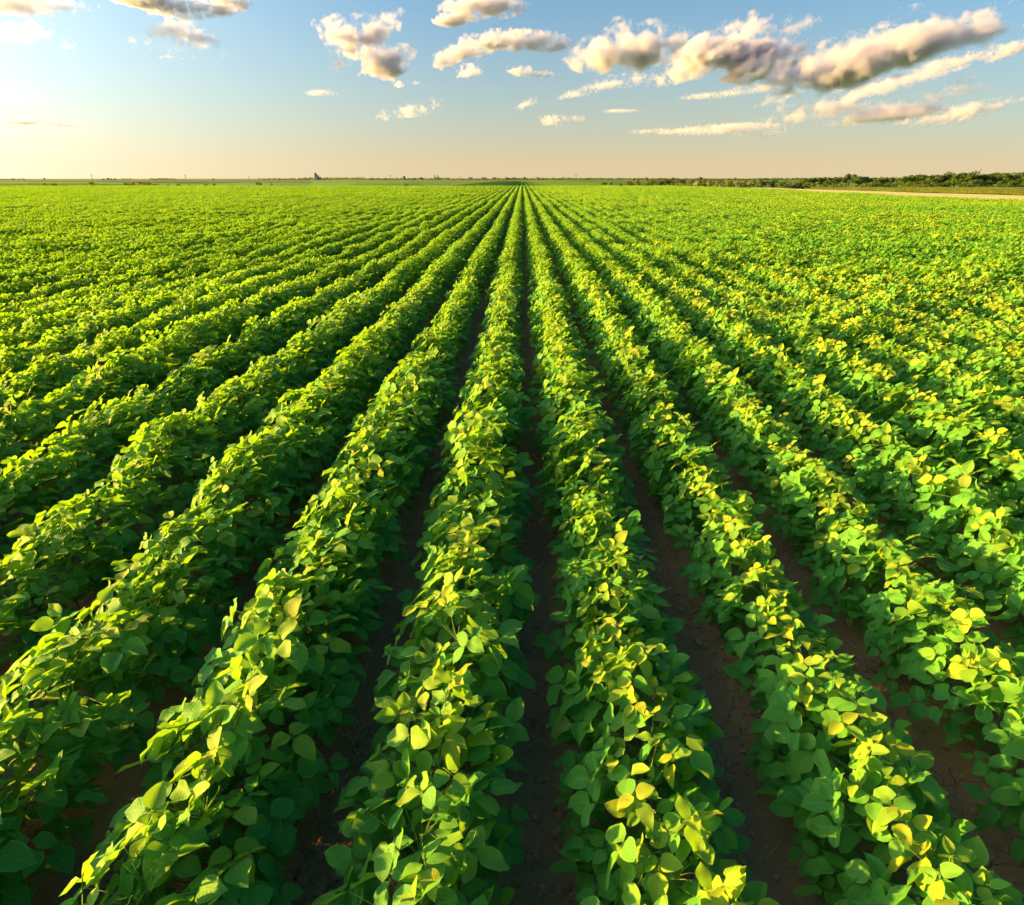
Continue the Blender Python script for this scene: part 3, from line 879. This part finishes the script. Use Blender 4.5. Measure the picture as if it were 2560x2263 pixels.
# trees one can tell apart on the skyline
SK = [(258, 446, 'round', 'leftmost dark tree of the skyline clump at far left'), (270, 444.5, 'round', 'second dark tree of the skyline clump at far left'),
      (278, 446, 'round', 'third dark tree of the skyline clump at far left'), (287, 445.5, 'round', 'rightmost dark tree of the skyline clump at far left'),
      (110, 444.5, 'tall', 'lone slim tree on the left skyline'), (532, 446, 'round', 'lone small round tree on the left skyline'),
      (1010, 439, 'tall', 'slim dark tree on the skyline left of the church'), (1054, 443, 'round', 'round tree on the skyline beside the church'),
      (1268, 443, 'round', 'round dark tree above the row ends'), (1311, 442.5, 'round', 'dark tree on the skyline just right of the row ends'),
      (1584, 445, 'round', 'broad low tree left of the five skyline trees'), (1618, 443.5, 'round', 'first of the five round skyline trees by the hedge'),
      (1640, 445, 'round', 'second of the five round skyline trees by the hedge'), (1652, 444.5, 'round', 'third of the five round skyline trees by the hedge'),
      (1664, 445, 'round', 'fourth of the five round skyline trees by the hedge'), (1682, 443, 'round', 'fifth and largest of the five round skyline trees'),
      (1752, 442.5, 'tall', 'pair of slim trees above the ripe grain, its taller one'), (1744, 444, 'tall', 'pair of slim trees above the ripe grain, its shorter one'),
      (1824, 445, 'round', 'small round tree on the skyline above the hedge'), (1838, 443.5, 'tall', 'thin upright tree on the skyline above the hedge')]
for px, yt, kd, lab in SK:
    tree('skyline_tree', px, yt, 900 + rg.uniform(-60, 60), kd, lab, 'tree', 'lone trees on the skyline', 1.15)

# the far wood: one mass along the horizon
B = Builder()
LN = [(0, 60, 446.2), (310, 325, 445.8), (378, 440, 445.8), (650, 760, 446), (752, 790, 444.2), (800, 905, 444), (905, 1130, 445), (1130, 1260, 446), (1240, 1420, 445),
      (1380, 1500, 444.6), (1500, 1600, 445), (1600, 1720, 446), (1720, 1900, 446), (1900, 2300, 445)]
for a, b, yt in LN:
    px = a
    while px < b:
        Y = 1500 + rg.uniform(-200, 200); tp = at_depth(px, yt + rg.uniform(-0.8, 1.2), Y)
        for k in range(16):
            h = tp.z * rg.uniform(0.2, 1.0); q = rg.uniform(0.7, 1.6)
            p = Vector((tp.x + rg.uniform(-4, 4), Y + rg.uniform(-3, 3), h - q * 0.5))
            nr = Vector((rg.uniform(-1, 1), -1, rg.uniform(-0.3, 1))).normalized(); aa = nr.orthogonal().normalized(); bb = nr.cross(aa)
            B.add([p - aa * q, p - bb * q, p + aa * q, p + bb * q], [(0, 1, 2, 3)], None, None, rg.random())
        px += 4.5
fw = link('far_treeline', B.mesh('far_treeline', [M_TREE])); tag(fw, 'thin far-off line of trees along the horizon', 'treeline', kind='stuff')

# ------------------------------------------------------------------ far buildings and poles
def box_geo(x0, x1, y0, y1, z0, z1):
    return ([(x0, y0, z0), (x1, y0, z0), (x1, y1, z0), (x0, y1, z0), (x0, y0, z1), (x1, y0, z1), (x1, y1, z1), (x0, y1, z1)],
            [(0, 1, 5, 4), (1, 2, 6, 5), (2, 3, 7, 6), (3, 0, 4, 7), (4, 5, 6, 7), (0, 3, 2, 1)])
def part(name, geos, mat, parent):
    B = Builder()
    for V, F in geos: B.add([Vector(v) for v in V], F)
    me = mesh_from(name, B.v, B.f, [mat], smooth=False)
    return link(name, me, parent)

YS = 1300
base = at_depth(792, 447, YS); k = YS / FPX * 0.8
o = link('grain_elevator', None); o.location = (base.x, YS, -0.06)
hh = at_depth(792, 433.5, YS).z
part('tower', [box_geo(-4.2 * k, -0.2 * k, -4, 4, 0, hh)], M_CONC, o)
t2 = part('annex', [box_geo(-0.19 * k, 5.0 * k, -4, 4, 0, hh * 0.72)], M_CONC, o)
part('head_house', [box_geo(-3.4 * k, -1.0 * k, -2.5, 2.5, hh, hh * 1.1)], M_CONC, o)
def cyl(x, r, z0, z1, n=12):
    V = [(x + r * math.cos(2 * math.pi * i / n), r * math.sin(2 * math.pi * i / n), z) for z in (z0, z1) for i in range(n)] + [(x, 0, z1 + r * 0.5)]
    F = [(i, (i + 1) % n, n + (i + 1) % n, n + i) for i in range(n)] + [(n + i, n + (i + 1) % n, 2 * n) for i in range(n)]
    return V, F
for q in (7.0, 11.0): part('silo', [cyl(q * k, 1.8 * k, 0, hh * 0.45)], M_CONC, o)
for q in range(3): part('window', [box_geo(-3.0 * k + q * 1.0 * k, -2.6 * k + q * 1.0 * k, -4.05, -3.9, hh * 0.85, hh * 0.9)], M_GLASS, o)
tag(o, 'grey grain elevator tower with silos on the left skyline', 'grain elevator')

YC = 1900; base = at_depth(1091, 447, YC); k = YC / FPX * 0.93
o = link('church', None); o.location = (base.x, YC, -0.06)
part('nave', [box_geo(-6 * k, 7 * k, 4, 14, 0, 3.4 * k + 2)], M_WHITE, o)
for q in (-4, 4):
    z1 = at_depth(1091, 441, YC).z; z2 = at_depth(1091, 436.5, YC).z
    tw = part('tower', [box_geo((q - 0.9) * k, (q + 0.9) * k, 0, 3, 0, z1)], M_CONC, o)
    V = [((q - 1.1) * k, -0.3, z1), ((q + 1.1) * k, -0.3, z1), ((q + 1.1) * k, 3.3, z1), ((q - 1.1) * k, 3.3, z1), (q * k, 1.5, z2)]
    part('spire', [(V, [(0, 1, 4), (1, 2, 4), (2, 3, 4), (3, 0, 4), (3, 2, 1, 0)])], M_ROOF, tw)
tag(o, 'far church with two pointed spires on the skyline', 'church')

for n, (px, w, lab) in enumerate([(1176, 9, 'pale far farmhouse left of the row ends'), (1210, 12, 'long white far house just left of the row ends'),
                                  (1236, 9, 'small white far house above the row ends'), (1285, 8, 'small white far house right of the row ends'),
                                  (1345, 9, 'pale far house with a red roof right of the row ends')]):
    YH = 1350; b = at_depth(px, 447, YH); k = YH / FPX * 0.93
    o = link('farmhouse', None); o.location = (b.x, YH, -0.06)
    part('wall', [box_geo(-w * 0.5 * k, w * 0.5 * k, -3, 3, 0, 2.6)], M_WHITE, o)
    e = w * 0.5 * k + 0.4
    part('roof', [([(-e, -3.4, 2.6), (e, -3.4, 2.6), (e, 3.4, 2.6), (-e, 3.4, 2.6), (-e, 0, 4.6), (e, 0, 4.6)], [(0, 1, 5, 4), (2, 3, 4, 5), (1, 2, 5), (3, 0, 4)])], M_ROOF, o)
    for q in (-0.25, 0.25): part('window', [box_geo(q * w * k - 0.6, q * w * k + 0.6, -3.06, -2.95, 1.0, 2.0)], M_GLASS, o)
    tag(o, lab, 'house', 'farmhouses on the horizon')

for px, yt, Y, lab in [(228, 436, 520, 'thin utility pole on the skyline, leftmost of them'), (463, 437, 560, 'thin utility pole left of the grain elevator, second from left'),
                       (622, 439.5, 640, 'short utility pole just left of the grain elevator'), (976, 438, 640, 'thin utility pole left of the far church'),
                       (1150, 440, 700, 'thin pole just right of the far church'), (1440, 436, 560, 'thin utility pole right of the row ends')]:
    tp = at_depth(px, yt, Y); h = tp.z + 0.06
    o = link('utility_pole', None); o.location = (tp.x, Y, -0.06)
    V, F = tube([Vector((0, 0, 0)), Vector((0, 0, h * 0.5)), Vector((0, 0, h))], [0.20, 0.17, 0.14], 8)
    part('post', [(V, F)], M_POLE, o)
    part('crossarm', [box_geo(-0.9, 0.9, -0.20, -0.145, h * 0.90, h * 0.935)], M_POLE, o)
    for q in (-0.8, 0.8): part('insulator', [box_geo(q - 0.05, q + 0.05, -0.22, -0.12, h * 0.936, h * 0.97)], M_CONC, o)
    tag(o, lab, 'pole', 'utility poles on the horizon')
YL = 221; b0 = at_depth(2444, 440, YL); b1 = at_depth(2453, 421.5, YL)
o = link('dead_tree', None); o.location = (b0.x, YL, 0.0)
V, F = tube([Vector((-0.9, 0, terrain(b0.x, YL) - 0.05)), Vector((0, 0, b0.z)), Vector((b1.x - b0.x, 0, b1.z))], [0.14, 0.11, 0.06], 7)
part('trunk', [(V, F)], M_TRUNK, o)
mid = Vector((0, 0, b0.z)).lerp(Vector((b1.x - b0.x, 0, b1.z)), 0.8)
V, F = tube([mid, mid + Vector((0.22, 0, 0.20)), mid + Vector((0.42, 0, 0.34))], [0.05, 0.04, 0.02], 5)
part('branch', [(V, F)], M_TRUNK, o)
tag(o, 'bare leaning dead trunk sticking out above the right trees', 'dead tree')

# ------------------------------------------------------------------ clouds
def cloud_material(dens, nscale, seed, aniso=0.35, edge=0.6):
    m, N, L = new_mat('cloud_vapour')
    out = N.new('ShaderNodeOutputMaterial')
    vs = N.new('ShaderNodeVolumePrincipled')
    vs.inputs['Color'].default_value = (0.88, 0.885, 1.0, 1)
    vs.inputs['Anisotropy'].default_value = aniso
    at = nd(N, 'ShaderNodeAttribute', attribute_name='density')
    tc = N.new('ShaderNodeTexCoord')
    mp = N.new('ShaderNodeMapping'); mp.inputs['Location'].default_value = (seed * 3.7, seed * 1.9, seed * 5.1)
    L.new(tc.outputs['Object'], mp.inputs['Vector'])
    n1 = N.new('ShaderNodeTexNoise'); n1.inputs['Scale'].default_value = nscale; n1.inputs['Detail'].default_value = 4.0
    n1.inputs['Roughness'].default_value = 0.62
    L.new(mp.outputs[0], n1.inputs['Vector'])
    # the noise eats into the rim, where the field is thin
    mr = N.new('ShaderNodeMapRange'); mr.inputs[1].default_value = 0.30; mr.inputs[2].default_value = 0.70
    L.new(n1.outputs['Fac'], mr.inputs[0])
    d = math_node(N, L, 'SUBTRACT', at.outputs['Fac'], math_node(N, L, 'MULTIPLY', mr.outputs[0], edge))
    d = math_node(N, L, 'MAXIMUM', d, 0.0)
    d = math_node(N, L, 'MINIMUM', math_node(N, L, 'MULTIPLY', d, dens * 1.25), dens)
    L.new(d, vs.inputs['Density'])
    vs.inputs['Density Attribute'].default_value = ''
    L.new(vs.outputs[0], out.inputs['Volume'])
    return m

_ico = None
def ico_geo(sub=2):
    bm = bmesh.new(); bmesh.ops.create_icosphere(bm, subdivisions=sub, radius=1.0)
    V = [v.co.copy() for v in bm.verts]; F = [tuple(v.index for v in f.verts) for f in bm.faces]
    bm.free(); return V, F
ICO = ico_geo(2)

def cloud(label, Y, blobs, seed, dens=1.0, depth=0.8, band=0.6, nscale=1.5, puff=1.0, edge=0.6, aniso=0.35):
    """blobs: (centre x, centre y, half width, half height, slope) in photograph pixels, at forward distance Y metres"""
    rg = random.Random(seed)
    V, F = [], []
    cs = [at_depth(b[0], b[1], Y) for b in blobs]
    org = sum(cs, Vector()) / len(cs)
    k = Y / FPX / math.cos(PITCH) * 1.02       # metres for one pixel there
    hmean = sum(b[3] for b in blobs) / len(blobs) * k
    def ball(c, rx, ry, rz, ang):
        o = len(V)
        ca, sa = math.cos(ang), math.sin(ang)
        for p in ICO[0]:
            q = p * (1 + 0.16 * mnoise.noise(p * 1.7 + c * (1.0 / max(rx, 1)) + Vector((seed, 0, 0))))
            x, z = q.x * rx, q.z * rz
            if z < 0: z *= 0.75
            V.append(c - org + Vector((x * ca - z * sa, q.y * ry, x * sa + z * ca)))
        F.extend(tuple(i + o for i in f) for f in ICO[1])
    for b, c in zip(blobs, cs):
        rx, rz = b[2] * k * 1.14, b[3] * k * 1.14
        ang = b[4] if len(b) > 4 else 0.0
        ry = max(rz * 1.6, rx * depth * 0.6)
        ball(c, rx, ry, rz, ang)
        n = int(9 * puff * max(1, rx / rz) ** 0.7)
        for _ in range(n):                      # cauliflower heads on top and flanks
            th = rg.uniform(0, 2 * math.pi); el = rg.uniform(-0.35, 1.0)
            q = Vector((math.cos(th) * math.sqrt(1 - min(1, el * el)), math.sin(th) * math.sqrt(1 - min(1, el * el)), el))
            s = rg.uniform(0.22, 0.5) * min(rz, rx)
            x, z = q.x * rx * 0.9, q.z * rz * 0.85
            p = c + Vector((x * math.cos(ang) - z * math.sin(ang), q.y * ry * 0.85, x * math.sin(ang) + z * math.cos(ang)))
            ball(p, s * rg.uniform(1.0, 1.6), s * 1.2, s * 0.9, ang)
    S = hmean                                   # work in units of the cloud's half height: object scale carries the size
    me = mesh_from('cloud', [v / S for v in V], F, [], smooth=False)
    src = bpy.data.objects.new('cloud_shape', me)
    vol = bpy.data.volumes.new('cloud')
    o = link('cloud', vol); o.location = org; o.scale = (S, S, S)
    vol.materials.append(cloud_material(dens, nscale, seed, aniso, edge))
    md = o.modifiers.new('vapour', 'MESH_TO_VOLUME')
    md.object = src
    md.resolution_mode = 'VOXEL_SIZE'
    md.voxel_size = max(0.045, 6.0 * k / S * 0.55)
    md.density = 1.0
    md.interior_band_width = band
    src.location = org; src.scale = (S, S, S)
    tag(o, label, 'cloud', 'evening clouds')
    return o

CL = [
 # label, distance, blobs, options
 ('long white cloud with a bright billowing head, left end of the big cloud bank', 11000,
  [(1490, 150, 62, 40), (1560, 138, 78, 50, 0.05), (1640, 132, 70, 48, 0.2), (1690, 110, 40, 26, 0.6)], dict(dens=5.0)),
 ('grey and white cloud rising in a wedge to a thin tip, middle of the bank', 12000,
  [(1760, 150, 70, 45, 0.3), (1840, 120, 75, 42, 0.5), (1900, 160, 90, 45, 0.15), (1960, 82, 75, 20, 0.32), (2010, 58, 50, 12, 0.3), (1960, 130, 85, 22, 0.2)], dict(dens=5.0)),
 ('large dark grey cloud with a white crest, sloping up at the right of the bank', 10500,
  [(1960, 185, 110, 36, 0.1), (2080, 180, 130, 56, 0.2), (2200, 150, 140, 62, 0.3), (2330, 112, 140, 50, 0.22), (2450, 90, 90, 30, 0.2)], dict(dens=6.0)),
 ('thin dark flat cloud hanging below the middle of the big bank', 13000,
  [(1790, 240, 80, 10, 0.05), (1880, 225, 70, 13, 0.1)], dict(dens=2.5, edge=1.12, nscale=2.6, band=0.9)),
 ('pale peach cloud slanting below the dark grey cloud of the bank', 14000,
  [(1950, 255, 60, 26, 0.1), (2010, 290, 100, 30, 0.15), (2110, 255, 130, 34, 0.35), (2230, 215, 130, 30, 0.35), (2200, 290, 150, 28, 0.1), (2320, 250, 120, 24, 0.2)], dict(dens=3.0, edge=0.72, band=0.9)),
 ('small pale cloud under the slanting peach cloud near the right edge', 15000,
  [(2310, 300, 60, 18, 0.1), (2400, 285, 90, 22, 0.2), (2500, 265, 60, 12, 0.3)], dict(dens=2.5, edge=0.72, band=0.9)),
 ('small dark grey cloud rag to the right of the dark crest cloud', 12500,
  [(2390, 165, 60, 18, 0.35), (2440, 140, 60, 16, 0.3)], dict(dens=3.0, edge=0.9, band=0.9)),
 ('dark cloud scrap cut by the right edge of the sky', 12000,
  [(2530, 125, 60, 20, 0.35), (2400, 205, 40, 12, 0.2)], dict(dens=3.0, edge=0.9, band=0.9)),
 ('peach wisps of cloud hanging under the bright billowing head', 14500,
  [(1480, 225, 80, 14, 0.2), (1560, 205, 80, 18, 0.1), (1680, 200, 60, 18, 0.1)], dict(dens=2.0, edge=0.9, band=0.9)),
 ('long faint grey cloud streak low over the right horizon', 19000,
  [(1680, 330, 90, 10, 0.0), (1800, 325, 130, 13, 0.05), (1900, 335, 60, 12, 0)], dict(dens=1.4, edge=0.9, band=0.9)),
 ('white puffy cloud at the top edge above the centre', 9500,
  [(1190, 20, 70, 30, 0.1), (1250, 18, 55, 28), (1140, 15, 40, 16)], dict(dens=4.0)),
 ('small white puff just below the cloud at the top edge', 9500,
  [(1125, 55, 34, 13)], dict(dens=4.0)),
 ('dark grey bar of cloud with a lit lump, above the far end of the rows', 10500,
  [(1130, 145, 42, 20, 0.3), (1200, 118, 70, 22, 0.2), (1290, 105, 75, 22, 0.05), (1370, 112, 50, 20, 0.0), (1330, 90, 60, 12)], dict(dens=5.5)),
 ('small dark ragged cloud below the left end of the grey bar', 12000,
  [(1175, 180, 34, 18, 0.2)], dict(dens=4.0, edge=0.9, band=0.9)),
 ('small flat grey cloud below the right end of the grey bar', 12000,
  [(1305, 182, 34, 12, -0.1), (1350, 188, 34, 10)], dict(dens=4.0, edge=0.9, band=0.9)),
 ('grey and white double-headed cloud left of the centre', 10000,
  [(850, 90, 40, 36, 0.2), (905, 105, 60, 36, 0.3), (950, 78, 48, 30, 0.4), (858, 150, 36, 22, 0.3)], dict(dens=5.0)),
 ('peach puffy cloud tucked under the double-headed cloud', 10300,
  [(960, 165, 46, 34), (1000, 140, 34, 22, 0.2), (930, 180, 26, 18)], dict(dens=4.5)),
 ('broad pale cumulus with a soft ragged foot, upper left', 10000,
  [(370, 100, 60, 26), (440, 90, 80, 40), (510, 110, 50, 34), (450, 140, 70, 18)], dict(dens=2.6, edge=0.9, band=0.9)),
 ('dark grey flat cloud at the top edge, upper left', 8500,
  [(400, 12, 90, 18, -0.1), (480, 30, 80, 18), (550, 18, 60, 22, 0.1)], dict(dens=5.0)),
 ('soft bright cloud in the glare at the top left corner', 10000,
  [(60, 15, 130, 26), (170, 20, 60, 16)], dict(dens=1.6, edge=0.9, band=0.9)),
 ('soft hazy cloud in the glare below the corner cloud', 11000,
  [(60, 85, 80, 28), (145, 105, 40, 26)], dict(dens=1.5, edge=0.9, band=0.9)),
 ('thin brownish cloud streak low over the left horizon', 19000,
  [(60, 306, 80, 8, 0.0), (150, 312, 50, 7, -0.1)], dict(dens=1.8, edge=1.05, band=0.9)),
 ('small row of peach tufts of cloud left of the row ends', 13000,
  [(965, 290, 24, 14, 0.2), (1035, 280, 44, 18, 0.1), (1075, 270, 30, 16, 0.5)], dict(dens=2.2, edge=0.9, band=0.9)),
 ('faint small pink cloud left of the row of tufts', 14000,
  [(800, 234, 34, 9), (835, 238, 24, 6)], dict(dens=1.8, edge=1.12, nscale=2.6, band=0.9)),
 ('small round peach cloud low over the row ends', 15000,
  [(1385, 303, 34, 15), (1435, 300, 34, 11, 0.1)], dict(dens=2.4, edge=0.9, band=0.9)),
 ('tiny thin grey cloud right of the small round one', 15000,
  [(1555, 279, 42, 6)], dict(dens=2.0, edge=1.12, nscale=2.6, band=0.9)),
 ('faint peach tuft of cloud above the small round one', 15000,
  [(1315, 262, 32, 13, 0.4)], dict(dens=1.6, edge=1.1, band=0.9)),
 ('two tiny pale puffs below the peach puffy cloud', 13000,
  [(997, 213, 12, 9), (1040, 208, 10, 6)], dict(dens=1.8, edge=0.9, band=0.9)),
]
for n, (lab, Y, blobs, kw) in enumerate(CL):
    cloud(lab, Y, blobs, 20 + n, **kw)
